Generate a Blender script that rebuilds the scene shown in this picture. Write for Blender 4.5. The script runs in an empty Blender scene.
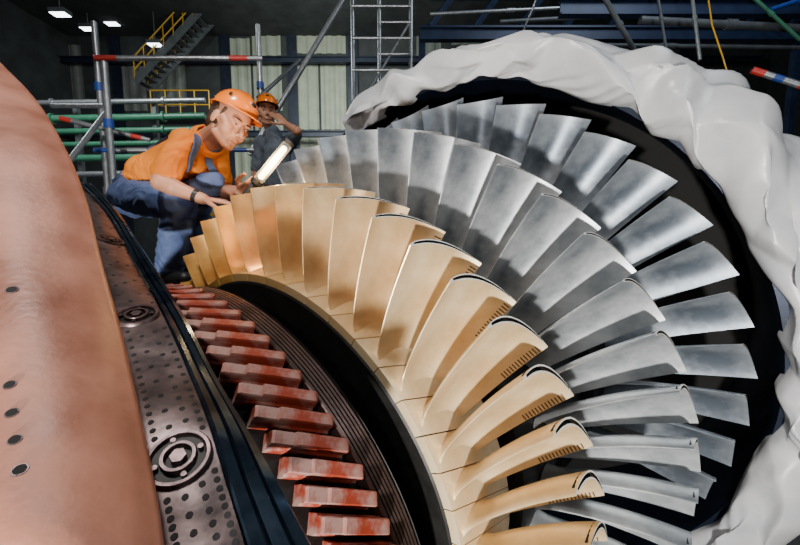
import bpy, bmesh, math, random
import numpy as np
from mathutils import Vector, Matrix, noise
from mathutils.bvhtree import BVHTree
random.seed(4)
SC=bpy.context.scene.collection
rad=math.radians
# ---------------- camera ----------------
CW=Vector((0,0,2.5)); PIT=rad(6); F_=370.0
FWD=Vector((0,math.cos(PIT),-math.sin(PIT))); UP=Vector((0,math.sin(PIT),math.cos(PIT))); RT=Vector((1,0,0))
cam=bpy.data.cameras.new('camera'); co=bpy.data.objects.new('camera',cam); SC.objects.link(co)
cam.sensor_width=36; cam.lens=36*F_/800; cam.clip_start=.02; cam.clip_end=200
co.location=CW; co.rotation_euler=(rad(90)-PIT,0,0)
bpy.context.scene.camera=co
def PX(x,y,d): return CW+RT*((x-400)/F_*d)+UP*((272.5-y)/F_*d)+FWD*d
# rotor frame
R2=Vector((.5859,-.7641,-.2700)).normalized();U2=Vector((.2213,-.1696,.9604)).normalized();F2=Vector((.7796,.6224,-.0698)).normalized()
CR=Vector((-.908,-1.279,.659))
A=Matrix((RT,FWD,UP)).transposed(); B=Matrix((R2,F2,U2))
M3=A@B
q=M3.to_quaternion().normalized(); M3=q.to_matrix()
RM=Matrix.Translation(CW)@M3.to_4x4()@Matrix.Translation(-CR)
# ---------------- materials ----------------
def mat(name,col,rough=.5,metal=0.,var=.15,scale=8,bump=0.,col2=None,emit=None,es=0,coat=0,stretch=None,bscale=None,lo=.35,hi=.65,vor=0,rvar=0):
    m=bpy.data.materials.new(name);m.use_nodes=True;nt=m.node_tree;b=nt.nodes['Principled BSDF']
    b.inputs['Roughness'].default_value=rough;b.inputs['Metallic'].default_value=metal
    if coat:b.inputs['Coat Weight'].default_value=coat
    tc=nt.nodes.new('ShaderNodeTexCoord');mp=nt.nodes.new('ShaderNodeMapping')
    if stretch: mp.inputs['Scale'].default_value=stretch
    nz=nt.nodes.new('ShaderNodeTexNoise');nz.inputs['Scale'].default_value=scale;nz.inputs['Detail'].default_value=7;nz.inputs['Roughness'].default_value=.6
    nt.links.new(tc.outputs['Object'],mp.inputs['Vector']);nt.links.new(mp.outputs['Vector'],nz.inputs['Vector'])
    cr=nt.nodes.new('ShaderNodeValToRGB');cr.color_ramp.elements[0].position=lo;cr.color_ramp.elements[1].position=hi
    c=Vector(col);c2=Vector(col2) if col2 else c*(1+var)
    c1=c if col2 else c*(1-var)
    cr.color_ramp.elements[0].color=(*c1,1);cr.color_ramp.elements[1].color=(*[min(1,v) for v in c2],1)
    nt.links.new(nz.outputs['Fac'],cr.inputs['Fac']);nt.links.new(cr.outputs['Color'],b.inputs['Base Color'])
    if rvar:
        mr=nt.nodes.new('ShaderNodeMapRange');mr.inputs['To Min'].default_value=rough-rvar;mr.inputs['To Max'].default_value=rough+rvar
        mr.inputs['From Min'].default_value=.3;mr.inputs['From Max'].default_value=.7
        nt.links.new(nz.outputs['Fac'],mr.inputs['Value']);nt.links.new(mr.outputs['Result'],b.inputs['Roughness'])
    if bump:
        bp=nt.nodes.new('ShaderNodeBump');bp.inputs['Strength'].default_value=bump;bp.inputs['Distance'].default_value=.01
        src=nz.outputs['Fac']
        if bscale:
            n2=nt.nodes.new('ShaderNodeTexNoise');n2.inputs['Scale'].default_value=bscale;n2.inputs['Detail'].default_value=4;src=n2.outputs['Fac']
            if vor:n2.inputs['Distortion'].default_value=vor
            nt.links.new(mp.outputs['Vector'],n2.inputs['Vector'])
        nt.links.new(src,bp.inputs['Height']);nt.links.new(bp.outputs['Normal'],b.inputs['Normal'])
    if emit:
        b.inputs['Emission Color'].default_value=(*emit,1);b.inputs['Emission Strength'].default_value=es
    return m
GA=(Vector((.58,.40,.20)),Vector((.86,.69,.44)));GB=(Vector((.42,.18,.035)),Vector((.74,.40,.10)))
GOLDS=[mat('gold_coating_lampglow_%d'%k,tuple(GA[0].lerp(GB[0],k/3)),.34,.42,.12,5,.05,col2=tuple(GA[1].lerp(GB[1],k/3)),rvar=.06) for k in range(4)]  # later copies ambered, putting the lamp's warm light into the coating colour
GOLDP=mat('gold_platform',(.46,.28,.12),.42,.45,.15,9,.1)
SILV=mat('blade_steel',(.17,.19,.21),.40,.55,.1,3.5,.06,col2=(.54,.56,.57),rvar=.09,lo=.38,hi=.6)
SILVD=mat('blade_steel_dark',(.13,.155,.185),.42,.55,.1,3.5,.06,col2=(.44,.48,.52),rvar=.09,lo=.38,hi=.6)
TIP=mat('lit_tip_rim',(.80,.78,.72),.4,.2,.1,30)  # rim paled to paint in the light from above on blade tops
DARK=mat('recess_shade',(.004,.004,.004),.8,.0,.3,10)  # near-black colour paints shade into tip pockets, holes and the casing cavity
SLOT=mat('cooling_slot',(.10,.05,.02),.6,.2,.3,10)
DSTEEL=mat('dark_steel',(.015,.014,.013),.5,.6,.35,20,.1)
SEAL=mat('seal_steel',(.13,.085,.075),.32,.75,.3,15,.1)
REDB=mat('red_worn_block',(.27,.034,.013),.5,.25,.2,13,.2,col2=(.36,.21,.18),lo=.47,hi=.6)
REDC=mat('red_primer_casing',(.24,.085,.05),.5,.05,.2,6,.08,col2=(.47,.20,.135),bscale=90,lo=.3,hi=.66,rvar=.1)
PERF=mat('worn_flange_steel',(.06,.045,.045),.36,.7,.2,16,.06,col2=(.22,.16,.155),bscale=40)
BLUE=mat('blued_steel_rim',(.015,.03,.06),.2,.85,.3,12,.03,col2=(.08,.12,.17))
BOLT=mat('boss_steel',(.06,.04,.04),.40,.7,.3,30,.1,col2=(.17,.115,.115))
TARP=mat('white_tarpaulin',(.46,.47,.49),.34,0,.05,4,.10,col2=(.60,.60,.61),bscale=9,vor=1)
NAVY=mat('navy_casing',(.008,.014,.03),.4,.5,.3,10)
BLACK=mat('black_rubber',(.015,.015,.016),.5,0,.2,20)
ORANGE=mat('orange_cotton',(.88,.24,.01),.8,0,.1,9,.3,bscale=18)
HELM=mat('orange_plastic',(.95,.21,.005),.25,0,.04,5,coat=.5)
DENIM=mat('blue_workwear',(.055,.085,.21),.85,0,.2,14,.35,col2=(.11,.16,.31),bscale=20)
SKIN=mat('skin',(.50,.235,.14),.5,0,.08,14)
HAIR=mat('brown_hair',(.045,.022,.012),.6,0,.3,60,.5)
LIP=mat('lip',(.34,.12,.085),.5,0,.1,20)
WHITE=mat('eye_white',(.55,.52,.48),.3,0,.03,20)
GREYC=mat('grey_cotton',(.10,.12,.15),.85,0,.2,14,.3)
GALV=mat('galvanised_tube',(.36,.38,.40),.35,.7,.15,25)
REDP=mat('red_paint',(.5,.03,.02),.4,0,.1,10)
BLUEP=mat('blue_paint',(.02,.06,.28),.4,0,.1,10)
YEL=mat('yellow_paint',(.42,.23,.01),.45,0,.1,10)
GREEN=mat('green_paint',(.04,.17,.10),.4,0,.15,10)
WALLD=mat('dark_wall',(.03,.034,.036),.8,0,.3,2)
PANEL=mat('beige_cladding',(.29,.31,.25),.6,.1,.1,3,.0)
GLOW=mat('lamp_glow',(1,.95,.8),.4,emit=(1,.74,.36),es=13)
CEILG=mat('ceiling_lamp_glow',(1,1,1),.4,emit=(.85,.95,1),es=8)
CONC=mat('grey_concrete',(.10,.10,.10),.8,0,.2,3,.1)
WOOD=mat('plank_wood',(.12,.08,.05),.7,0,.2,8,.2,stretch=(1,8,8))
GSTEEL=mat('grey_painted_steel',(.10,.11,.12),.5,.3,.2,6)
# ---------------- helpers ----------------
def smooth(me,ang=None):
    for p in me.polygons:p.use_smooth=True
    if ang:
        try: me.set_sharp_from_angle(angle=rad(ang))
        except Exception: pass
def obj(name,verts,faces,mats,parent=None,sm=True,ang=35,fm=None,world=True):
    me=bpy.data.meshes.new(name);me.from_pydata([tuple(v) for v in verts],[],faces)
    if not isinstance(mats,(list,tuple)):mats=[mats]
    for m in mats:me.materials.append(m)
    if fm:
        for p,i in zip(me.polygons,fm):p.material_index=i
    bm=bmesh.new();bm.from_mesh(me);bmesh.ops.recalc_face_normals(bm,faces=bm.faces);bm.to_mesh(me);bm.free()
    if sm:smooth(me,ang)
    o=bpy.data.objects.new(name,me);SC.objects.link(o)
    if parent is not None:
        o.parent=parent
        if world:o.matrix_parent_inverse=parent.matrix_world.inverted()
    return o
def empty(name,mw,label,cat,group=None):
    e=bpy.data.objects.new(name,None);e.empty_display_size=.1;SC.objects.link(e)
    e.matrix_world=mw if isinstance(mw,Matrix) else Matrix.Translation(mw)
    e['label']=label;e['category']=cat
    if group:e['group']=group
    bpy.context.view_layer.update()
    return e
def tag(o,label,cat,group=None,kind=None):
    o['label']=label;o['category']=cat
    if group:o['group']=group
    if kind:o['kind']=kind
    return o
def basis(d):
    d=d.normalized();a=Vector((0,0,1)) if abs(d.z)<.9 else Vector((1,0,0))
    u=d.cross(a).normalized();return u,d.cross(u).normalized(),d
class MB:
    def __init__(s):s.v=[];s.f=[];s.m=[]
    def add(s,v,f,m=0):
        n=len(s.v);s.v+= [Vector(a) for a in v];s.f+=[tuple(i+n for i in g) for g in f];s.m+=[m]*len(f);return s
    def tube(s,p0,p1,r,r1=None,n=12,m=0,cap=True):
        p0=Vector(p0);p1=Vector(p1);r1=r if r1 is None else r1
        u,w,d=basis(p1-p0);v=[];f=[]
        for p,rr in((p0,r),(p1,r1)):
            for i in range(n):
                a=2*math.pi*i/n;v.append(p+u*math.cos(a)*rr+w*math.sin(a)*rr)
        for i in range(n):f.append((i,(i+1)%n,n+(i+1)%n,n+i))
        if cap:f+=[tuple(range(n)),tuple(range(n,2*n))]
        return s.add(v,f,m)
    def capsule(s,p0,p1,r0,r1=None,n=14,m=0):
        p0=Vector(p0);p1=Vector(p1);r1=r0 if r1 is None else r1
        if (p1-p0).length<1e-5:p1=p0+Vector((0,0,1e-3))
        u,w,d=basis(p1-p0);rows=[]
        k=5
        for i in range(k):
            a=math.pi/2*(i/k);rows.append((p0-d*r0*math.cos(a),r0*math.sin(a)))
        for i in range(k+1):
            a=math.pi/2*(i/k);rows.append((p1+d*r1*math.sin(a),r1*math.cos(a)))
        v=[];f=[]
        for p,rr in rows:
            rr=max(rr,1e-5)
            for i in range(n):
                a=2*math.pi*i/n;v.append(p+u*math.cos(a)*rr+w*math.sin(a)*rr)
        for j in range(len(rows)-1):
            for i in range(n):f.append((j*n+i,j*n+(i+1)%n,(j+1)*n+(i+1)%n,(j+1)*n+i))
        f+=[tuple(range(n)),tuple(range((len(rows)-1)*n,len(rows)*n))]
        return s.add(v,f,m)
    def ell(s,c,r,mx=None,n=18,k=10,m=0,z0=-1.):
        c=Vector(c);v=[];f=[]
        for j in range(k+1):
            ph=-math.pi/2+math.pi*j/k
            for i in range(n):
                a=2*math.pi*i/n;p=Vector((r[0]*math.cos(ph)*math.cos(a),r[1]*math.cos(ph)*math.sin(a),r[2]*max(math.sin(ph),z0)))
                if mx:p=mx@p
                v.append(c+p)
        for j in range(k):
            for i in range(n):f.append((j*n+i,j*n+(i+1)%n,(j+1)*n+(i+1)%n,(j+1)*n+i))
        return s.add(v,f,m)
    def box(s,c,ax,h,m=0):
        c=Vector(c);v=[]
        for a in(-1,1):
            for b in(-1,1):
                for d in(-1,1):v.append(c+ax[0]*a*h[0]+ax[1]*b*h[1]+ax[2]*d*h[2])
        return s.add(v,[(0,1,3,2),(4,5,7,6),(0,1,5,4),(2,3,7,6),(0,2,6,4),(1,3,7,5)],m)
    def obj(s,name,mats,parent=None,**k):return obj(name,s.v,s.f,mats,parent,fm=s.m,**k)
AX=(Vector((1,0,0)),Vector((0,1,0)),Vector((0,0,1)))
def blob(name,mb,mt,parent,vox=.006,it=4,wr=0.):
    o=obj(name,mb.v,mb.f,mt)
    r=o.modifiers.new('r','REMESH');r.mode='VOXEL';r.voxel_size=vox
    s=o.modifiers.new('s','SMOOTH');s.factor=.5;s.iterations=it
    bpy.context.view_layer.update()
    dg=bpy.context.evaluated_depsgraph_get();me=bpy.data.meshes.new_from_object(o.evaluated_get(dg))
    o.modifiers.clear();o.data=me;me.materials.clear();me.materials.append(mt)
    if wr:
        nn=[v.normal.copy() for v in me.vertices]
        for v,n in zip(me.vertices,nn):
            p=v.co;w=noise.noise(p*6)*1.5
            h=1-abs(noise.noise(Vector((p.x*9+w,p.y*9-w,p.z*16+w*2))))*3.2
            h2=noise.noise(p*22)
            v.co=p+n*(wr*max(-.6,h)+wr*.35*h2)
    smooth(me)
    if parent is not None:
        o.parent=parent;o.matrix_parent_inverse=parent.matrix_world.inverted()
    return o
def lathe(prof,th0,th1,n,mats=None,name=None,parent=None,ms=None,ang=30):
    v=[];f=[];fm=[];k=len(prof)
    for i in range(n+1):
        a=rad(th0+(th1-th0)*i/n)
        for x,R in prof:v.append((x,-R*math.sin(a),R*math.cos(a)))
    for i in range(n):
        for j in range(k-1):
            f.append((i*k+j,i*k+j+1,(i+1)*k+j+1,(i+1)*k+j));fm.append(ms[j] if ms else 0)
    return obj(name,v,f,mats,parent,ang=ang,fm=fm,world=False)
def cr(P,t):
    n=len(P)-1;x=t*n;i=min(int(x),n-1);f=x-i
    p0=P[max(i-1,0)];p1=P[i];p2=P[i+1];p3=P[min(i+2,n)]
    return tuple(.5*((2*b)+(-a+c)*f+(2*a-5*b+4*c-d)*f*f+(-a+3*b-3*c+d)*f**3) for a,b,c,d in zip(p0,p1,p2,p3))
# ---------------- rotor ----------------
rotor=empty('turbine_rotor',RM,'bladed gas turbine rotor with golden and steel-grey blade rows','turbine rotor')
def blade_mesh(name,secs,rr,thick,camb,mats,K=12,N=16,slots=False,bow=0.,plat=None):
    (a0,b0,c0,d0),(a1,b1,c1,d1)=secs
    V=[];Fc=[];fm=[];L=2*N
    def pt(s,c,side,tf=1.,dr=0.,inner=1.):
        e=s**.8
        le=Vector((a0+(a1-a0)*s,b0+(b1-b0)*e));te=Vector((c0+(c1-c0)*s,d0+(d1-d0)*s))
        ch=te-le;l=ch.length;ex=ch/l;nn=Vector((ex.y,-ex.x))
        T=thick[0]+(thick[1]-thick[0])*s;Cb=camb[0]+(camb[1]-camb[0])*s
        cc=c if inner==1 else .06+.86*c
        th=T*(2.2*math.sqrt(max(cc,0))*(1-cc)**.85)*.6+.012
        if cc==0:th=.004
        off=4*Cb*cc*(1-cc)+side*th*.5*tf*inner+bow*math.sin(math.pi*s)
        p=le+ch*cc+nn*(off*l)
        ro=rr[0]+(rr[1]+(rr[2]-rr[1])*cc-rr[0])*s+dr
        return (p.x,-p.y,ro)
    def section(s,tf=1.,dr=0.,inner=1.):
        pts=[]
        for side in(1,-1):
            for i in range(N):
                c=i/(N-1) if side>0 else 1-i/(N-1)
                pts.append(pt(s,.5-.5*math.cos(math.pi*c),side,tf,dr,inner))
        return pts
    for k in range(K+1):
        s=(k/K)**1.3
        V+=section(s,1+2.4*max(0,1-s/.14)**2)
    for k in range(K):
        for i in range(L):
            Fc.append((k*L+i,k*L+(i+1)%L,(k+1)*L+(i+1)%L,(k+1)*L+i));fm.append(0)
    b=K*L;n1=len(V);V+=section(1,1,0,.55);n2=len(V);V+=section(1,1,-.012,.55)
    for i in range(L):
        j=(i+1)%L
        Fc.append((b+i,b+j,n1+j,n1+i));fm.append(1)
        Fc.append((n1+i,n1+j,n2+j,n2+i));fm.append(2)
    for i in range(N-1):
        Fc.append((n2+i,n2+i+1,n2+L-2-i,n2+L-1-i));fm.append(2)
    if slots:
        for k in range(13):
            s=.55+.40*k/13
            for side in(-1,1):
                q0=[Vector(pt(s+ds,c,side)) for ds,c in((0,.91),(0,.99),(.012,.99),(.012,.91))]
                nn=(q0[1]-q0[0]).cross(q0[3]-q0[0]).normalized()
                mid=Vector(pt(s,.92,side))-Vector(pt(s,.92,-side))
                if nn.dot(mid)<0:nn=-nn
                m0=len(V);V+=[tuple(p+nn*.0009) for p in q0];Fc.append((m0,m0+1,m0+2,m0+3));fm.append(3)
    if plat:
        x0,x1,r0,r1,tc,sk,hw=plat
        nx,nt=6,6;m0=len(V);rowsx=[(x0,-.05)]+[(x0+(x1-x0)*i/nx,0) for i in range(nx+1)]+[(x1,-.05)]
        for x,dr in rowsx:
            for j in range(nt+3):
                jj=min(max(j-1,0),nt);drr=dr if 0<j<nt+2 else -.05
                t=tc+sk*(x-(x0+x1)/2)+hw*(2*jj/nt-1)
                R=r0+(r1-r0)*(x-x0)/(x1-x0)+drr
                a=t/r0;V.append((x,-R*math.sin(a),R*math.cos(a)))
        w=nt+3
        for i in range(len(rowsx)-1):
            for j in range(w-1):Fc.append((m0+i*w+j,m0+i*w+j+1,m0+(i+1)*w+j+1,m0+(i+1)*w+j));fm.append(0)
    return obj(name,V,Fc,mats,None,fm=fm,ang=40)
def row(o,th0,step,n,label,mats=None):
    base=o.data;ms=[base]
    if mats:
        for m in mats[1:]:
            me=base.copy();me.materials[0]=m;ms.append(me)
    for i in range(n):
        c=o if i==0 else o.copy()
        if i: SC.objects.link(c)
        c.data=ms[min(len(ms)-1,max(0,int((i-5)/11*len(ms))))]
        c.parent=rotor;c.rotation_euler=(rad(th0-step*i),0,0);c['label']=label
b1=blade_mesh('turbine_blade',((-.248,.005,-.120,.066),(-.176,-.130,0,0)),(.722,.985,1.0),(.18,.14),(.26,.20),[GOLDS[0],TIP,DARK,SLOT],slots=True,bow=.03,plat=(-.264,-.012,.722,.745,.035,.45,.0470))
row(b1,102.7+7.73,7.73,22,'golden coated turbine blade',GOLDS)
b2=blade_mesh('turbine_blade',((.165,-.035,.285,.05),(.200,-.175,.36,0)),(.78,1.175,1.20),(.16,.09),(.28,.22),[SILV,TIP,DARK],bow=.04)
row(b2,109.3+3*7.73,7.73,18,'pale grey steel turbine blade')
b3=blade_mesh('turbine_blade',((.89,-.06,1.0,.06),(.91,-.185,1.03,0)),(.85,1.34,1.405),(.12,.07),(.28,.22),[SILVD,TIP,DARK],bow=.04)
row(b3,127.5,9.0,16,'dark grey steel turbine blade')
hubp=[(-.268,.45),(-.268,.69),(-.262,.70),(-.25,.710),(-.12,.722),(-.02,.732),(-.01,.735),(-.01,.70),(.06,.70),(.06,.765),(.1,.775),(.36,.79),(.37,.79),(.37,.76),(.74,.80),(.74,.85),(1.08,.87),(1.08,.5)]
ms=[1]*17
hub=lathe(hubp,-180,180,180,[GOLDP,DSTEEL,SILVD],'rotor_hub',rotor,ms)
# ---------------- stub disc ----------------
disc=empty('rotor_disc',RM,'dark steel drum with a ring of worn red root blocks','rotor disc')
pr=[(-.635,.3),(-.635,.66),(-.62,.69),(-.455,.69),(-.45,.712)];mm=[1,1,1,0,0]
x=-.447;R_=.715
while x<-.388:
    pr+=[(x,R_),(x+.006,R_),(x+.0062,R_-.012),(x+.0098,R_-.012)];mm+=[0,1,1,1];x+=.010;R_-=.0012
pr+=[(-.382,R_),(-.38,.60),(-.37,.42),(-.27,.40)];mm+=[1,1,1]
lathe(pr,-180,180,160,[SEAL,DSTEEL],'sealing_drum',disc,ms=mm)
e=Vector((-.122,-.100));el=e.length;ed=e/el;en=Vector((ed.y,-ed.x));w=.0135
prof=[(-w*1.2,.68),(-w*1.2,.706),(-w,.708),(-w,.731),(-w*.85,.736),(w*.85,.739),(w,.735),(w,.710),(w*1.3,.706),(w*1.3,.68)]
V=[];Fc=[];n=len(prof)
for k,s in enumerate((0,.03,.5,.70,.72,.97,1)):
    for a,r in prof:
        rr=r-(.004 if s in(0,1) and r>.72 else 0)-(.008 if s>.71 and r>.72 else 0)
        p=ed*(s*el)+en*a;V.append((p.x-.460,-p.y,rr))
for k in range(6):
    for i in range(n):Fc.append((k*n+i,k*n+(i+1)%n,(k+1)*n+(i+1)%n,(k+1)*n+i))
Fc+=[tuple(range(n)),tuple(range(6*n,7*n))]
st=obj('root_block',V,Fc,REDB,None,ang=20)
for i in range(22):
    c=st if i==0 else st.copy()
    if i:SC.objects.link(c)
    c.parent=disc;c.rotation_euler=(rad(98-4.55*i),0,0)
# ---------------- casing + tarp ----------------
casing=empty('turbine_casing',RM,'dark navy steel turbine casing around the blade rows','turbine casing')
lathe([(2.3,1.48),(1.12,1.48),(1.08,1.49),(1.08,1.58),(1.2,1.6),(2.3,1.62)],-180,180,120,[NAVY],'casing_ring',casing)
lathe([(1.9,.3),(1.9,1.48)],-180,180,90,[DARK],'cavity_shade_disc',casing)  # black disc added as painted darkness in the cavity behind the rows
tp=[(1.11,1.492),(1.06,1.497),(1.04,1.53),(1.035,1.58),(1.045,1.64),(1.10,1.68),(1.22,1.70),(1.42,1.72),(1.7,1.71),(2.1,1.70),(2.4,1.62)]
def tri(x):
    x=x-math.floor(x);x=abs(2*x-1)*2-1;return x*(1.25-.25*x*x)
def N3(x,y,z):return noise.noise(Vector((x,y,z)))
V=[];Fc=[];NT=640;NS=96
for i in range(NT+1):
    th=-14+(138+14)*i/NT;a=rad(th)
    wide=max(0,min(1,(th-35)/30))
    for j in range(NS+1):
        s=j/NS;x,R=cr(tp,s)
        amp=min(1,s*3+.1)
        w1=N3(a*1.8,s*1.5,0)*1.1;w2=N3(a*2.2+5,s*2,4)*1.0
        f1=tri(a*2.6+s*2.2+w1)*max(0,.5+N3(a*2,s*2,11)*1.3)
        f2=tri(a*3.8-s*3.9+w2)*max(0,.45+N3(a*2.6,s*2,21)*1.5)
        f3=tri(a*7+s*4.2+w1*2.0+w2)*max(0,.25+N3(a*4,s*3,31)*1.6)
        f4=tri(s*3.8+a*3.0+w2*1.4)*max(0,.3+N3(a*3,s*2,41)*1.6)
        f5=tri(a*15-s*9+w1*3)*max(0,N3(a*5,s*4,51)*1.8)
        dR=amp*(.034*f1+.036*f2+.013*f3+.028*f4+.006*f5-.01)+wide*.07*min(1,max(0,s*2.2-.1))
        dx=amp*(.030*f2+.010*f3-.022*f1+.006*f5)
        hang=.016*N3(a*6,0,7.)+.020*tri(a*4+w1)
        R+=dR+hang*(1-s)**2
        V.append((x+dx-.05*wide*math.sin(math.pi*min(1,s*2)),-R*math.sin(a),R*math.cos(a)))
for i in range(NT):
    for j in range(NS):
        k=i*(NS+1)+j;Fc.append((k,k+1,k+NS+2,k+NS+1))
tarp=obj('tarpaulin',V,Fc,TARP,ang=26)
tarp.matrix_world=RM;tag(tarp,'crumpled white plastic tarpaulin draped over the turbine casing','tarpaulin')
# ---------------- left flange & casing ----------------
kd=.86
Acv=[(92,185,1.95),(118,213,1.72),(150,260,1.25),(185,320,.95),(215,380,.80),(250,440,.68),(280,490,.60),(312,548,.54),(350,620,.48)]
Bcv=[(80,185,1.90),(106,213,1.67),(139,270,1.2),(166,320,.92),(188,370,.78),(208,420,.66),(226,480,.58),(246,545,.52),(266,620,.46)]
Dcv=[(58,180,1.85),(84,205,1.62),(96,260,1.15),(106,320,.89),(116,370,.76),(125,420,.64),(135,480,.56),(145,545,.50),(155,620,.44)]
def W(cv):return [tuple(PX(x,y,d*kd)) for x,y,d in cv]
Aw,Bw,Dw=W(Acv),W(Bcv),W(Dcv)
def surf(C0,C1,t,s):
    a=Vector(cr(C0,t));b=Vector(cr(C1,t));return a.lerp(b,s)
def snorm(C0,C1,t,s):
    e=.01;du=surf(C0,C1,min(t+e,1),s)-surf(C0,C1,max(t-e,0),s);dv=surf(C0,C1,t,min(s+.05,1))-surf(C0,C1,t,max(s-.05,0))
    n=du.cross(dv).normalized()
    p=surf(C0,C1,t,s)
    return n if n.dot(CW-p)>0 else -n
flange=empty('casing_flange',PX(170,400,.7),'worn perforated steel casing flange with round bosses and dark rim','casing flange')
mb=MB();N=90
def loftprof(mb,C0,C1,prof,N,m=0):
    v=[];k=len(prof)
    for i in range(N+1):
        t=i/N;nn=snorm(C0,C1,t,.5)
        for s,h in prof:v.append(surf(C0,C1,t,s)+nn*h)
    f=[(i*k+j,i*k+j+1,(i+1)*k+j+1,(i+1)*k+j) for i in range(N) for j in range(k-1)]
    mb.add(v,f,m)
loftprof(mb,Dw,Bw,[(0,-.06),(0,0),(.25,.003),(.5,.004),(.75,.003),(.985,0),(1,-.012)],N)
bos=[]
def findt(C0,C1,s,py):
    best=min(((abs((272.5-F_*((surf(C0,C1,i/200,s)-CW).dot(UP))/((surf(C0,C1,i/200,s)-CW).dot(FWD)))-py),i/200) for i in range(10,196)))
    return best[1]
for py,s,r in((243,.52,.036),(318,.52,.041),(460,.53,.042)):bos.append((findt(Dw,Bw,s,py),s,r))
for row_s,cnt,off in((.30,44,0),(.90,44,.5),(.72,30,.2),(.50,22,.3)):
    for i in range(cnt):
        t=.12+.86*((i+off)/cnt)**.85
        ss=row_s
        p=surf(Dw,Bw,t,ss);nn=snorm(Dw,Bw,t,.5)
        if min((p-surf(Dw,Bw,b,s)).length for b,s,r in bos)<.050 :continue
        h=float(np.interp(ss,[0,.25,.5,.75,.985],[0,.003,.004,.003,0]))
        mb.tube(p+nn*(h-.002),p+nn*(h+.0007),.0042,n=12,m=1)
mb.obj('perforated_plate',[PERF,DARK],flange)
mb=MB();loftprof(mb,Bw,Aw,[(0,-.012),(.05,.006),(.28,.006),(.30,-.006),(.36,-.006),(.38,.008),(.62,.010),(.64,0),(.70,0),(.72,.009),(.95,.008),(1,.002),(1.02,-.02),(1.0,-.10)],N)
mb.obj('flange_rim',[BLUE],flange)
for t,s,r in bos:
    p=surf(Dw,Bw,t,s);nn=snorm(Dw,Bw,t,s);u,w_,d=basis(nn)
    prof=[(r,-.005),(r,.006),(r*.94,.010),(r*.84,.010),(r*.78,.0045),(r*.56,.0045),(r*.52,.012),(r*.42,.012),(r*.38,.0045),(.0001,.0045)]
    v=[];k=len(prof);n=36
    for i in range(n):
        a=2*math.pi*i/n
        for R_,h in prof:v.append(p+nn*h+u*math.cos(a)*R_+w_*math.sin(a)*R_)
    f=[(i*k+j,i*k+j+1,((i+1)%n)*k+j+1,((i+1)%n)*k+j) for i in range(n) for j in range(k-1)]
    ff=[0 if j not in(4,8) else 1 for i in range(n) for j in range(k-1)]
    m2=MB().add(v,f);m2.m=ff
    m2.tube(p+nn*.003,p+nn*.013,r*.25,n=6)
    for q3 in range(4):
        a=q3*math.pi/2+.4;c=p+u*math.cos(a)*r*.67+w_*math.sin(a)*r*.67;m2.tube(c,c+nn*.0100,r*.09,n=8)
    m2.obj('bolt_boss',[BOLT,DSTEEL],flange)
# red casing
E=[(-60,0,1.55),(0,62,1.35),(36,100,1.2),(66,150,1.06),(86,200,.95),(101,260,.84),(121,330,.72),(137,400,.62),(152,470,.54),(164,545,.47),(172,630,.43)]
E=[(x,y,d*(.86 if y>140 else .9)) for x,y,d in E]
fr=[(0,1.12,2),(0,1,0),(-10,.965,-3),(-40,.91,-7),(-100,.85,-12),(-190,.82,-10),(-330,.84,0)]
G=[[PX(x+dx,y+dy,d*k) for x,y,d in E] for dx,k,dy in fr]
V=[];N1=70;N2=36
Gc=[[Vector(cr([tuple(p) for p in g],i/N1)) for i in range(N1+1)] for g in G]
for i in range(N1+1):
    pts=[tuple(g[i]) for g in Gc]
    for j in range(N2+1):
        p=Vector(cr(pts,j/N2));p+=(CW-p).normalized()*.003*noise.noise(p*7);V.append(p)
Fc=[(i*(N2+1)+j,i*(N2+1)+j+1,(i+1)*(N2+1)+j+1,(i+1)*(N2+1)+j) for i in range(N1) for j in range(N2)]
redc=empty('casing_cover',PX(60,400,.6),'rusty red primed convex casing cover beside the flange','casing cover')
shell=obj('cover_shell',V,Fc,REDC,redc,ang=60)
bv=BVHTree.FromPolygons(V,Fc)
for px,py,r in((12,290,.008),(10,385,.0065),(12,413,.0065),(15,440,.0065),(20,470,.007)):
    dr=(PX(px,py,1)-CW).normalized();h=bv.ray_cast(CW,dr)
    if h[0]:
        nn=h[1] if h[1].dot(dr)<0 else -h[1]
        m2=MB().tube(h[0]-nn*.002,h[0]+nn*.001,r,n=20,m=0).tube(h[0],h[0]+nn*.0016,r*.8,n=16,m=1);m2.obj('cover_bolt',[BOLT,DARK],redc)
# ---------------- people ----------------
def hand(mb,wrist,d,n,side,curl=(.5,.6,.6,.7),sc=1.,spread=.06):
    d=d.normalized();n=(n-d*n.dot(d)).normalized();s=d.cross(n).normalized()*side
    L=(.040,.044,.041,.032)
    for i in range(4):
        o=(1.5-i)*.0195*sc
        k=wrist+d*.088*sc*(1-.04*abs(i-1.2))+s*o
        mb.capsule(wrist+s*o*.55+d*.01,k,.0135*sc,.0105*sc,n=10)
        p=k;a=-curl[i]*.5;dd=d+s*spread*(1.5-i)
        for j,(ll,rr) in enumerate(((L[i],.0098),(L[i]*.66,.0088),(L[i]*.5,.0078))):
            a+=curl[i]*.75
            v=(dd.normalized()*math.cos(a)+n*math.sin(a))
            q=p+v*ll*sc;mb.capsule(p,q,rr*sc,(rr-.0009)*sc,n=10);p=q
    b=wrist+d*.022*sc+s*.026*sc
    k=b+(d*.7+s*.65+n*.3).normalized()*.038*sc;mb.capsule(wrist+d*.01+s*.008,k,.015*sc,.012*sc,n=10)
    k2=k+(d*.85+s*.25+n*.45).normalized()*.032*sc;mb.capsule(k,k2,.0115*sc,.0098*sc,n=10)
    k3=k2+(d*.9+n*.5-s*.05).normalized()*.026*sc;mb.capsule(k2,k3,.0098*sc,.0085*sc,n=10)
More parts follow.
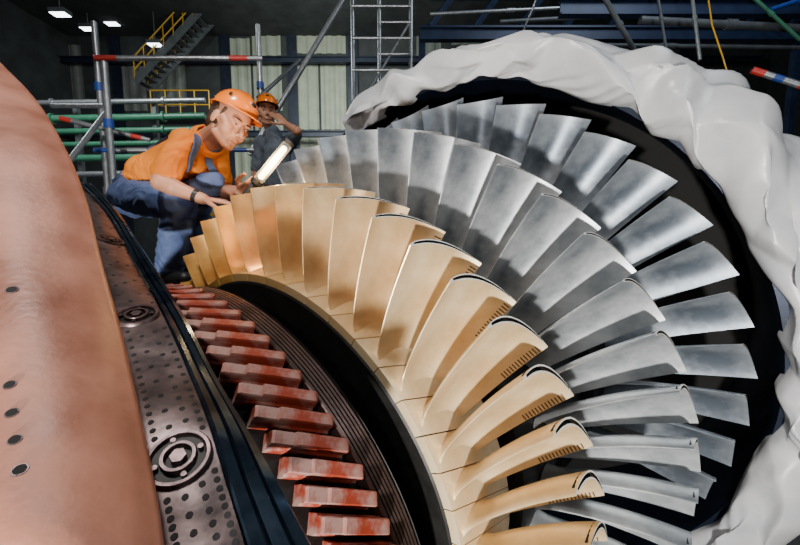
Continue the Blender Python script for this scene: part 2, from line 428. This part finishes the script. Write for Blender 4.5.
def headparts(mb,c,Mh):
    T=lambda x,y,z:c+Mh@Vector((x,y,z))
    mb.ell(T(0,-.012,.03),(.074,.093,.083),Mh,n=28,k=18);mb.ell(T(0,.024,-.040),(.054,.060,.068),Mh,n=28,k=18)
    mb.capsule(T(-.010,.066,-.094),T(.010,.066,-.094),.017)
    mb.capsule(T(0,.084,.014),T(0,.113,-.024),.007,.0105);mb.capsule(T(-.010,.095,-.029),T(.010,.095,-.029),.008)
    mb.capsule(T(-.036,.071,.030),T(.036,.071,.030),.012);
    for s in(-1,1):
        mb.ell(T(s*.034,.050,-.028),(.027,.030,.034),Mh);mb.ell(T(s*.075,-.004,-.010),(.009,.018,.030),Mh)
        mb.capsule(T(s*.046,.012,-.066),T(s*.018,.058,-.092),.019,.017)
        mb.capsule(T(s*.050,.048,-.004),T(s*.056,.02,.01),.018)
    mb.capsule(T(-.015,.079,-.060),T(.015,.079,-.060),.010);mb.capsule(T(-.012,.077,-.073),T(.012,.077,-.073),.009)
def headextras(c,Mh,P,hatrot=10,hs=.90):
    T=lambda x,y,z:c+Mh@Vector((x,y,z))
    for s in(-1,1):
        e=MB().ell(T(s*.030,.0745,.009),(.0105,.0105,.0036),Mh);e.ell(T(s*.031,.0835,.008),(.0046,.0030,.0032),Mh,m=1);e.obj('eye',[WHITE,HAIR],P)
        MB().capsule(T(s*.015,.086,.029),T(s*.032,.085,.033),.0032,.0034).capsule(T(s*.032,.085,.033),T(s*.048,.075,.030),.0034,.0020).obj('eyebrow',HAIR,P)
    MB().capsule(T(-.021,.0855,-.063),T(0,.0905,-.0665),.0022,.0036).capsule(T(0,.0905,-.0665),T(.021,.0855,-.063),.0036,.0022).obj('mouth',LIP,P)
    h=MB();h.ell(T(0,-.032,.020),(.078,.085,.080),Mh)
    for s in(-1,1):
        h.capsule(T(s*.068,.028,.040),T(s*.071,.020,.008),.009,.005);h.capsule(T(s*.058,-.045,-.02),T(s*.03,-.075,-.055),.018,.018)
        h.capsule(T(s*.068,-.02,.03),T(s*.066,-.04,-.015),.014,.012)
    blob('hair',h,HAIR,P,.005,2)
    Hm=Mh@Matrix.Rotation(rad(hatrot),3,'X');c2=T(0,-.006,.055);v=[];f=[];n=48;k=14
    TT=lambda x,y,z:c2+Hm@(Vector((x,y,z))*hs)
    prof=[]
    for j in range(k+1):
        ph=math.pi/2*j/k;prof.append((math.cos(ph),math.sin(ph)))
    for j,(cc,ss) in enumerate(prof):
        for i in range(n):
            a=2*math.pi*i/n;x,y=math.cos(a),math.sin(a)
            ridge=.006*max(0,1-abs(x*cc)/.16)*(ss**.5 if ss>0 else 0)
            v.append(TT(.101*cc*x,.122*cc*y,(.105+ridge)*ss))
    for j in range(k):
        for i in range(n):f.append((j*n+i,j*n+(i+1)%n,(j+1)*n+(i+1)%n,(j+1)*n+i))
    b=len(v)
    for lay,(ex,dz) in enumerate(((1.,.0),(1.09,-.004),(1.10,-.009),(1.0,-.006))):
        for i in range(n):
            a=2*math.pi*i/n;x,y=math.cos(a),math.sin(a);fx=max(0,y)**2*.045*(1 if lay in(1,2) else 0)
            v.append(TT(.101*ex*x,.122*ex*y+fx,dz-fx*.25))
    for l in range(3):
        for i in range(n):f.append((b+l*n+i,b+l*n+(i+1)%n,b+(l+1)*n+(i+1)%n,b+(l+1)*n+i))
    hat=MB().add(v,f)
    hat.ell(TT(0,.106,.052),(.013,.006,.011),Hm,m=1)
    for s in(-1,1):hat.ell(TT(s*.089,.045,.048),(.004,.010,.008),Hm,m=1)
    o=hat.obj('hard_hat',[HELM,BLACK],P,ang=50);o['label']='glossy orange safety helmet'
def rotbasis(fwd,up):
    y=fwd.normalized();x=y.cross(up).normalized();z=x.cross(y);return Matrix((x,y,z)).transposed()
def D(r,u,f):return (RT*r+UP*u+FWD*f)
person=empty('person',PX(160,276,1.85),'crouching worker in orange shirt and blue overalls inspecting blades','person')
hc=PX(230,123,1.66);Mh=rotbasis(D(.74,-.50,-.42),D(.45,.87,-.02))
body=MB();headparts(body,hc,Mh)
neck=PX(206,143,1.76);sN=PX(184,143,1.66);sF=PX(216,152,1.88)
eN=PX(160,182,1.58);wN=PX(203,199,1.60);eF=PX(222,192,1.90);wF=PX(241,192,1.60)
pel=PX(138,192,1.98);che=PX(188,157,1.80)
body.capsule(hc+Mh@Vector((0,-.03,-.05)),neck,.052,.056)
body.capsule(che,neck,.08,.05);body.capsule(che,pel,.09,.09)
for s_,e_,w_ in((sN,eN,wN),(sF,eF,wF)):
    body.capsule(che,s_,.06,.05);body.capsule(s_,e_,.046,.038)
    m_=e_.lerp(w_,.3);body.capsule(e_,m_,.037,.039);body.capsule(m_,w_,.039,.025)
hN=PX(132,198,1.88);hF=PX(150,194,2.06);kN=PX(180,203,1.66);kF=PX(196,208,1.95);fN=PX(170,268,1.80);fF=PX(188,262,2.0)
for h_,k_,f_ in((hN,kN,fN),(hF,kF,fF)):
    body.capsule(h_,k_,.07,.05);body.capsule(k_,f_,.045,.035)
hand(body,wN,D(.95,-.10,.1),D(.1,-1,.2),-1,(.5,.8,1.0,1.1))
hand(body,wF,D(.45,-.1,-.55),D(.6,.7,.3),1,(1.5,1.5,1.5,1.5))
blob('body',body,SKIN,person,.0045,4)
headextras(hc,Mh,person)
sh=MB()
sh.capsule(che,neck,.108,.062);sh.capsule(che,PX(158,174,1.90),.112,.112);sh.capsule(PX(158,174,1.90),pel,.112,.112)
sh.capsule(che,sN,.08,.062);sh.capsule(che,sF,.08,.060)
sh.capsule(neck,sN,.045,.060);sh.capsule(neck,sF,.045,.060)
sh.capsule(sN,sN.lerp(eN,.72),.062,.060);sh.capsule(sF,sF.lerp(eF,.72),.060,.057)
sh.ell(PX(150,170,1.92),(.11,.10,.08))
sm_=blob('polo_shirt',sh,ORANGE,person,.007,3,wr=.0042);sm_['label']='orange cotton polo shirt'
col=MB();u,w_,d_=basis((hc-neck));n=24;v=[];f=[]
for j,(r,h) in enumerate(((.062,-.012),(.066,.018),(.076,.012),(.084,-.012))):
    for i in range(n):
        a=2*math.pi*i/n;v.append(neck+d_*(h+.02)+u*math.cos(a)*r+w_*math.sin(a)*r)
for j in range(3):
    for i in range(n):f.append((j*n+i,j*n+(i+1)%n,(j+1)*n+(i+1)%n,(j+1)*n+i))
col.add(v,f).obj('collar',ORANGE,person)
tr=MB()
tr.capsule(pel,PX(148,186,1.95),.120,.114);
for h_,k_,f_ in((hN,kN,fN),(hF,kF,fF)):
    tr.capsule(pel,h_,.11,.100);tr.capsule(h_,k_,.096,.072);tr.capsule(k_,k_.lerp(f_,.5),.074,.066);tr.capsule(k_.lerp(f_,.5),f_.lerp(k_,.02),.066,.062)
t_=blob('overalls',tr,DENIM,person,.008,4,wr=.007);t_['label']='dark blue work overalls'
sbv=BVHTree.FromPolygons([v.co.copy() for v in sm_.data.vertices],[tuple(p.vertices) for p in sm_.data.polygons])
def strap(pts,hw,name):
    P=[tuple(p) for p in pts];n=28;C=[];
    for i in range(n+1):
        p=Vector(cr(P,i/n));r=sbv.find_nearest(p);C.append((r[0],r[1]))
    for _ in range(3):
        C=[C[0]]+[((C[i-1][0]+C[i][0]*2+C[i+1][0])/4,(C[i-1][1]+C[i][1]*2+C[i+1][1]).normalized()) for i in range(1,n)]+[C[-1]]
    v=[];f=[]
    for i,(p,nn) in enumerate(C):
        t=(C[min(i+1,n)][0]-C[max(i-1,0)][0]).normalized();s=t.cross(nn).normalized()
        v+=[p-s*hw+nn*.002,p-s*hw+nn*.010,p+s*hw+nn*.010,p+s*hw+nn*.002]
    for i in range(n):
        for j in range(4):f.append((i*4+j,i*4+(j+1)%4,i*4+4+(j+1)%4,i*4+4+j))
    f+=[(0,1,2,3),(4*n,4*n+1,4*n+2,4*n+3)]
    return obj(name,v,f,DENIM,person)
strap([PX(206,182,1.70),PX(207,168,1.66),PX(203,152,1.64),PX(192,134,1.68),PX(170,134,1.76),PX(150,150,1.84)],.017,'shoulder_strap')
strap([PX(222,182,1.74),PX(222,168,1.74),PX(218,155,1.76),PX(212,142,1.84)],.016,'shoulder_strap')
bib=MB();bib.capsule(PX(196,190,1.76),PX(214,188,1.80),.055,.05);bib.capsule(PX(165,194,1.86),PX(205,190,1.80),.07,.05);bib.capsule(PX(204,180,1.73),PX(217,180,1.76),.035)
blob('bib',bib,DENIM,person,.007,3,wr=.004)
for f_,k_ in((fN,kN),(fF,kF)):
    s=MB();dn=D(.75,0,-.5).normalized();b=f_-UP*.05
    s.capsule(b-dn*.03,b+dn*.14,.040,.034);s.capsule(b+UP*.05,b+dn*.02,.043,.043)
    blob('work_shoe',s,BLACK,person,.007,3)
MB().tube(wN-(wN-eN).normalized()*.040,wN-(wN-eN).normalized()*.022,.030).obj('wristwatch',BLACK,person)
# second person
p2=empty('person',PX(280,262,3.3),'worker in dark grey shirt and orange hard hat raising a hand','person')
hc2=PX(267,112,3.2);M2=rotbasis(D(.35,-.25,-.85),D(0,1,0))
bd=MB();headparts(bd,hc2,M2);nk=PX(272,132,3.25);ch=PX(277,154,3.28);pl=PX(280,208,3.3)
bd.capsule(hc2+M2@Vector((0,-.03,-.05)),nk,.052,.055);bd.capsule(ch,nk,.09,.05);bd.capsule(ch,pl,.1,.1)
sA=PX(290,143,3.25);eA=PX(297,131,3.05);wA=PX(286,124,3.06);sB=PX(261,143,3.3);eB=PX(256,176,3.3);wB=PX(265,198,3.15)
for s_,e_,w_ in((sA,eA,wA),(sB,eB,wB)):
    bd.capsule(ch,s_,.06,.05);bd.capsule(s_,e_,.046,.038);bd.capsule(e_,w_,.038,.026)
hand(bd,wA,D(-.7,.6,-.1),D(-.2,-.5,.8),1,(.8,.9,1,1.1));hand(bd,wB,D(.5,-.6,-.2),D(-.2,0,-.8),1)
hips=[PX(272,208,3.3),PX(289,208,3.3)];fts=[PX(271,305,3.3),PX(290,305,3.35)]
for h_,f_ in zip(hips,fts):bd.capsule(h_,f_,.075,.045)
blob('body',bd,SKIN,p2,.006,3);headextras(hc2,M2,p2)
sh=MB();sh.capsule(ch,nk,.115,.066);sh.capsule(ch,pl,.12,.12)
for s_,e_ in((sA,eA),(sB,eB)):sh.capsule(ch,s_,.085,.064);sh.capsule(s_,s_.lerp(e_,.75),.062,.055)
blob('shirt',sh,GREYC,p2,.008,4,wr=.006)
tr=MB();tr.capsule(pl,pl+UP*-.02,.13)
for h_,f_ in zip(hips,fts):tr.capsule(h_,f_,.1,.07)
blob('trousers',tr,DENIM,p2,.009,4)
for f_ in fts:
    s=MB();s.capsule(f_-UP*.06,f_-UP*.07-FWD*.15,.045,.04);blob('work_shoe',s,BLACK,p2,.008,2)
zf=min(f_.z for f_ in fts)-.115
pf2=empty('work_platform',Vector((fts[0].x,fts[0].y,0)),'grey steel platform carrying the second worker','platform')
MB().box(Vector((fts[0].x+.05,fts[0].y+.15,zf-.02)),AX,(.4,.4,.02)).obj('deck',GSTEEL,pf2,sm=False)
for ax_ in(-.3,.4):MB().tube(Vector((fts[0].x+ax_,fts[0].y+.4,0)),Vector((fts[0].x+ax_,fts[0].y+.4,zf-.04)),.024).obj('platform_post',GALV,pf2)
# ---------------- lamp ----------------
l0=PX(257,182,1.46);l1=PX(288,144,1.48)
lamp=empty('inspection_lamp',l0,'glowing handheld inspection lamp with dark grip','lamp')
d=(l1-l0).normalized();u=(D(.3,-.1,-.85));u=(u-d*u.dot(d)).normalized();s_=d.cross(u)
mb=MB();c=l0.lerp(l1,.5);mb.box(c-u*.006,(d,s_,u),((l1-l0).length/2,.020,.009));mb.obj('lamp_housing',GSTEEL,lamp,sm=False)
MB().capsule(c+u*.006-d*((l1-l0).length/2-.028),c+u*.006+d*((l1-l0).length/2-.028),.0125).obj('light_tube',GLOW,lamp)
g=MB();g.capsule(l0-d*.005,l0-d*.10,.015,.017).tube(l0-d*.012,l0+d*.006,.023);g.obj('lamp_grip',BLACK,lamp)
MB().tube(l1-d*.004,l1+d*.012,.021).obj('end_cap',BLACK,lamp)
# ---------------- platform ----------------
fz=min((fN-UP*.095).z,(fF-UP*.095).z)
pf=empty('work_platform',Vector((-1.15,2.25,fz-.06)),'wooden plank work platform beneath the crouching worker','platform')
for i in range(4):
    MB().box(Vector((-1.45,1.90+i*.22,fz-.025)),AX,(.42,.105,.022)).obj('plank',WOOD,pf,sm=False)
for x in(-1.80,-1.45):
    MB().tube(Vector((x,2.6,0)),Vector((x,2.6,fz-.047)),.024).obj('platform_post',GALV,pf)
# ---------------- scaffold ----------------
def tubeo(name,a,b,r,m,par):return MB().tube(a,b,r,n=14).obj(name,m,par)
scf=empty('scaffold',PX(100,250,3.0),'galvanised tube scaffold with red and blue marked rails','scaffold')
def ground(p,z=0):return Vector((p.x,p.y,z))
for px,py,dd in((94,22,2.9),(104,62,2.6),(258,25,3.3)):
    t=PX(px,py,dd);tubeo('scaffold_post',ground(t),t,.022,GALV,scf)
    for k in(.35,.6,.85):
        z=.9+k*(t.z-.9);MB().tube(Vector((t.x,t.y,z-.03)),Vector((t.x,t.y,z+.03)),.032,n=12).obj('scaffold_coupler',REDP if k==.35 else BLUEP if k==.85 else GALV,scf)
def rail(a,b,r=.020,ends=REDP):
    d=(b-a);m=MB().tube(a,b,r,n=12,m=0);m.tube(a,a+d*.12,r*1.04,n=12,m=1);m.tube(b-d*.22,b-d*.1,r*1.04,n=12,m=1);m.obj('scaffold_rail',[GALV,ends],scf)
rail(PX(94,58,2.9),PX(262,58,3.3));rail(PX(60,118,2.8),PX(150,140,3.0),.018);rail(PX(66,165,2.3),PX(108,110,2.8),.018,GALV);rail(PX(250,155,3.3),PX(350,-12,3.6),.024,GALV)
rail(PX(94,150,2.9),PX(262,150,3.3),.018,BLUEP);rail(PX(258,98,3.3),PX(300,60,3.9),.018,GALV);rail(PX(52,106,3.0),PX(104,106,2.9),.018,GALV)
s2=empty('scaffold',PX(390,260,4.6),'tall galvanised ladder-frame scaffold tower beside the wall','scaffold')
for px in(352,379,411):
    t=PX(px,-20,4.6);tubeo('scaffold_post',ground(t),t,.028,GALV,s2)
for py in range(-10,150,16):
    tubeo('scaffold_rung',PX(379,py,4.6),PX(411,py,4.6),.013,GALV,s2)
    if (py//16)%2==0:tubeo('scaffold_rung',PX(352,py,4.6),PX(379,py,4.6),.018,GALV,s2)
tubeo('scaffold_brace',PX(352,120,4.6),PX(411,20,4.65),.016,GALV,s2)
# ---------------- hall ----------------
def struct(name,c,h,m):
    o=MB().box(Vector(c),AX,h).obj(name,m,None,sm=False);o['kind']='structure';return o
struct('floor',(1,6,-.05),(12,9,.05),CONC);struct('ceiling',(1,6,9.05),(12,9,.05),WALLD)
struct('wall_back',(1,13.05,4.5),(12,.05,4.5),WALLD);struct('wall_left',(-11.05,6,4.5),(.05,9,4.5),WALLD);struct('wall_right',(13.05,6,4.5),(.05,9,4.5),WALLD)
ti=[0]
def quadpanel(x0,y0,x1,y1,mt=PANEL):
    d=12.6
    a=PX(x0,y1,d);b=PX(x1,y0,d)
    yy=12.99;v=[];f=[];n=int(max(6,abs(b.x-a.x)/.08))
    for i in range(n+1):
        x=a.x+(b.x-a.x)*i/n;o_=.03*(1 if (i//2)%2 else 0)
        v+= [Vector((x,yy-o_,a.z)),Vector((x,yy-o_,b.z))]
    f=[(2*i,2*i+1,2*i+3,2*i+2) for i in range(n)]
    ti[0]+=1;o=obj('trim_%d'%ti[0],v,f,mt,None,sm=False);o['kind']='structure';return o
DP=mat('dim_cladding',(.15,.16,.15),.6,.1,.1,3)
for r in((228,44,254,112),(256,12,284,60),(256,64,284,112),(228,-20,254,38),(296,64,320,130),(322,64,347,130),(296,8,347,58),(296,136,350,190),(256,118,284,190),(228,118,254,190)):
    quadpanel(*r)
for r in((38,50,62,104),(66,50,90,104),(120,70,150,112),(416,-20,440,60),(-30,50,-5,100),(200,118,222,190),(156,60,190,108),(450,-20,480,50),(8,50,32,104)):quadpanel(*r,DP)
def beam(a,b,w,h,m,label,name='steel_beam',cat='beam',group=None,par=None):
    d=(b-a).normalized();s=d.cross(Vector((0,0,1)))
    if s.length<.1:s=Vector((1,0,0))
    s.normalize();t=s.cross(d);L=(b-a).length/2;c=(a+b)/2
    mb=MB();mb.box(c+t*h,(d,s,t),(L,w,.015));mb.box(c-t*h,(d,s,t),(L,w,.015));mb.box(c,(d,s,t),(L,.012,h))
    o=mb.obj(name,m,par,sm=False)
    if par is None:tag(o,label,cat,group)
    return o
NB=mat('navy_steel',(.012,.017,.035),.5,.3,.3,6)
for px in(290,222,352,560,690,110,20):
    t=PX(px,-60,12);o=beam(Vector((t.x,t.y,0)),Vector((t.x,t.y,9)),.16,.16,NB,'dark navy steel column against the hall wall','steel_column','column','navy hall columns')
for py,d in((60,12.),(134,12.)):
    a=PX(20,py,d);b=PX(760,py,d);beam(a,Vector((b.x,a.y,a.z)),.08,.08,NB,'dark horizontal steel beam spanning the hall',group='hall cross beams')
BB=mat('blue_beam',(.014,.026,.065),.45,.2,.2,6)
gan=empty('gantry',PX(600,300,6),'dark blue steel gantry with braces and pipes above the turbine','gantry')
for px,py,d,px2 in((420,34,6,800),(560,8,5,820),(430,-8,6.5,700)):
    a=PX(px,py,d);b=PX(px2,py,d);beam(a,Vector((b.x,a.y,a.z)),.06,.09,BB,'','gantry_beam',par=gan)
for k in range(9):
    a=PX(430+k*45,27,6.15);b=PX(452+k*45,-3,6.35);beam(a,b,.03,.03,BB,'','brace',par=gan)
for px in(422,640,798):
    t=PX(px,34,6.1);MB().box(Vector((t.x,t.y,t.z/2)),AX,(.05,.05,t.z/2)).obj('gantry_post',BB,gan,sm=False)
for k,(a,b,r,m) in enumerate(((PX(600,-10,4.5),PX(640,60,4.8),.03,GSTEEL),(PX(640,20,5),PX(830,30,5),.05,GSTEEL),(PX(500,22,5.5),PX(640,14,5.5),.03,GSTEEL),(PX(690,-20,3.6),PX(700,60,3.6),.016,GALV),(PX(745,-10,4.5),PX(800,40,4.5),.02,GREEN),(PX(655,-20,4.),PX(668,60,4.),.014,GSTEEL),(PX(430,14,5.8),PX(600,6,5.8),.025,GALV),(PX(520,44,5.8),PX(830,48,5.8),.03,GSTEEL),(PX(540,-10,5),PX(520,40,5.4),.014,GALV),(PX(770,10,4.8),PX(830,-10,4.8),.03,BLUEP))):
    MB().tube(a,b,r,n=16).tube(a.lerp(b,.45),a.lerp(b,.5),r*1.35,n=16).obj('pipe',m,gan)
o=MB();pts=[PX(707,-10,3.2),PX(712,25,3.2),PX(722,55,3.2),PX(728,75,3.1)]
for a,b in zip(pts[:-1],pts[1:]):o.capsule(a,b,.006)
YEL2=mat('yellow_cable',(.7,.38,.01),.45,0,.1,10)
tag(o.obj('cable',YEL2),'thin yellow cable hanging behind the tarpaulin','cable')
a,b=PX(752,70,2.6),PX(815,90,2.5);o=MB().tube(a,b,.022,m=0).tube(a,a.lerp(b,.2),.0228,m=1).tube(a.lerp(b,.35),a.lerp(b,.5),.0228,m=2).tube(a.lerp(b,.75),b,.0228,m=1).obj('scaffold_tube',[GALV,REDP,BLUEP]);tag(o,'galvanised tube with red and blue bands above the tarpaulin','scaffold tube')
rk=empty('pipe_rack',PX(80,250,6.6),'rack of green flanged pipes along the hall side','pipe rack')
for i,(py,r) in enumerate(((104,.045),(120,.06),(133,.05),(146,.045),(160,.06),(176,.05))):
    o=MB().tube(PX(-20,py,6.5),PX(205,py-4,7.0),r,n=16)
    for k in(.3,.55,.8):o.tube(PX(-20,py,6.5).lerp(PX(205,py-4,7.0),k),PX(-20,py,6.5).lerp(PX(205,py-4,7.0),k+.01),r*1.6,n=16)
    o.obj('pipe',GREEN if i not in(0,5) else GALV,rk)
for px in(70,150):
    t=PX(px,98,6.85);MB().box(Vector((t.x,t.y+.12,t.z/2)),AX,(.04,.04,t.z/2)).obj('rack_post',GSTEEL,rk,sm=False)
stz=empty('staircase',PX(140,110,11),'yellow steel staircase with handrails rising beside the wall','staircase')
a,b=PX(135,82,11),PX(222,-14,11);dz=FWD*.6
for off in(Vector((0,0,0)),dz):
    d_=(b-a).normalized();sd=Vector((0,1,0));MB().box((a+b)/2+off,(d_,sd,d_.cross(sd)),((b-a).length/2,.02,.11)).obj('stringer',GSTEEL,stz,sm=False)
    for hh in(.35,.7):tubeo('handrail',a+off+Vector((0,0,hh)),b+off+Vector((0,0,hh)),.020,YEL,stz)
    for k in range(10):
        p=a.lerp(b,k/9)+off;tubeo('railing_post',p,p+Vector((0,0,.7)),.016,YEL,stz)
for k in range(18):
    p=a.lerp(b,(k+.5)/18)+dz*.5;MB().box(p,AX,(.10,.28,.015)).obj('tread',GSTEEL,stz,sm=False)
plat=empty('walkway',PX(180,112,9.5),'yellow railed walkway along the hall','walkway')
MB().box(PX(182,120,9.8),AX,(.80,.3,.03)).obj('walkway_deck',GSTEEL,plat,sm=False)
for hh in(.35,.7):tubeo('handrail',PX(152,119,9.5)+Vector((0,0,hh)),PX(210,119,9.5)+Vector((0,0,hh)),.018,YEL,plat)
for k in range(5):
    p=PX(152,119,9.5).lerp(PX(210,119,9.5),k/4);tubeo('railing_post',p,p+Vector((0,0,.7)),.016,YEL,plat)
for px in(155,208):
    t=PX(px,121,9.8);tubeo('walkway_post',ground(t),t,.04,GSTEEL,plat)
st2=empty('staircase',PX(200,240,4.0),'small yellow steel access steps behind the worker','staircase')
for o_ in(0,.35):
    tubeo('stringer',PX(186,205,3.6)+FWD*o_,PX(214,275,3.6)+FWD*o_,.02,YEL2,st2)
for k in range(6):MB().box(PX(186,205,3.6).lerp(PX(214,275,3.6),(k+.5)/6)+FWD*.17,AX,(.08,.17,.012)).obj('tread',YEL2,st2,sm=False)
for px,py,d in((88,27,11),(112,22,11.5),(155,43,11),(150,30,12),(60,12,9),(585,6,10),(470,5,11)):
    p=PX(px,py,d);o=empty('ceiling_lamp',p,'bright rectangular hall ceiling lamp','lamp','hall lamps')
    MB().box(p,AX,(.2,.12,.05)).obj('lamp_housing',GSTEEL,o,sm=False);MB().box(p-Vector((0,0,.055)),AX,(.18,.1,.012)).obj('lamp_diffuser',CEILG,o,sm=False)
    MB().tube(p,Vector((p.x,p.y,9)),.012,n=8).obj('lamp_rod',GSTEEL,o)
# ---------------- lights ----------------
def area(loc,tgt,e,size,col):
    l=bpy.data.lights.new('area_light','AREA');l.energy=e;l.size=size;l.color=col
    o=bpy.data.objects.new('area_light',l);SC.objects.link(o);o.location=loc;o.rotation_euler=(Vector(tgt)-Vector(loc)).to_track_quat('-Z','Y').to_euler();return o
area((-.3,-1.5,1.55),(.3,1.6,2.3),180,.12,(1,.97,.92))
area((-.5,-1.2,3.2),(-.8,1.6,2.3),20,.3,(1,.95,.9))
area((-.9,.6,5.0),(.3,1.6,2.1),65,.4,(1,.96,.92))
area((2.8,.2,4.8),(.9,1.8,2.2),20,.8,(.85,.93,1))
area((-2.0,8,7.0),(-1.8,13,4),360,2,(.92,1,.9))
area((-5,4,6.5),(-5,9,3),200,1,(.95,1,1))
area((3.5,3.2,7.5),(3,7,5),100,2,(.8,.9,1))
lp=bpy.data.lights.new('lamp_light','POINT');lp.energy=6.5;lp.color=(1,.58,.23);lp.shadow_soft_size=.03
o=bpy.data.objects.new('lamp_light',lp);SC.objects.link(o);o.location=c+u*.06
wd=bpy.data.worlds.new('world');bpy.context.scene.world=wd;wd.use_nodes=True
wd.node_tree.nodes['Background'].inputs[0].default_value=(.5,.6,.7,1);wd.node_tree.nodes['Background'].inputs[1].default_value=.045
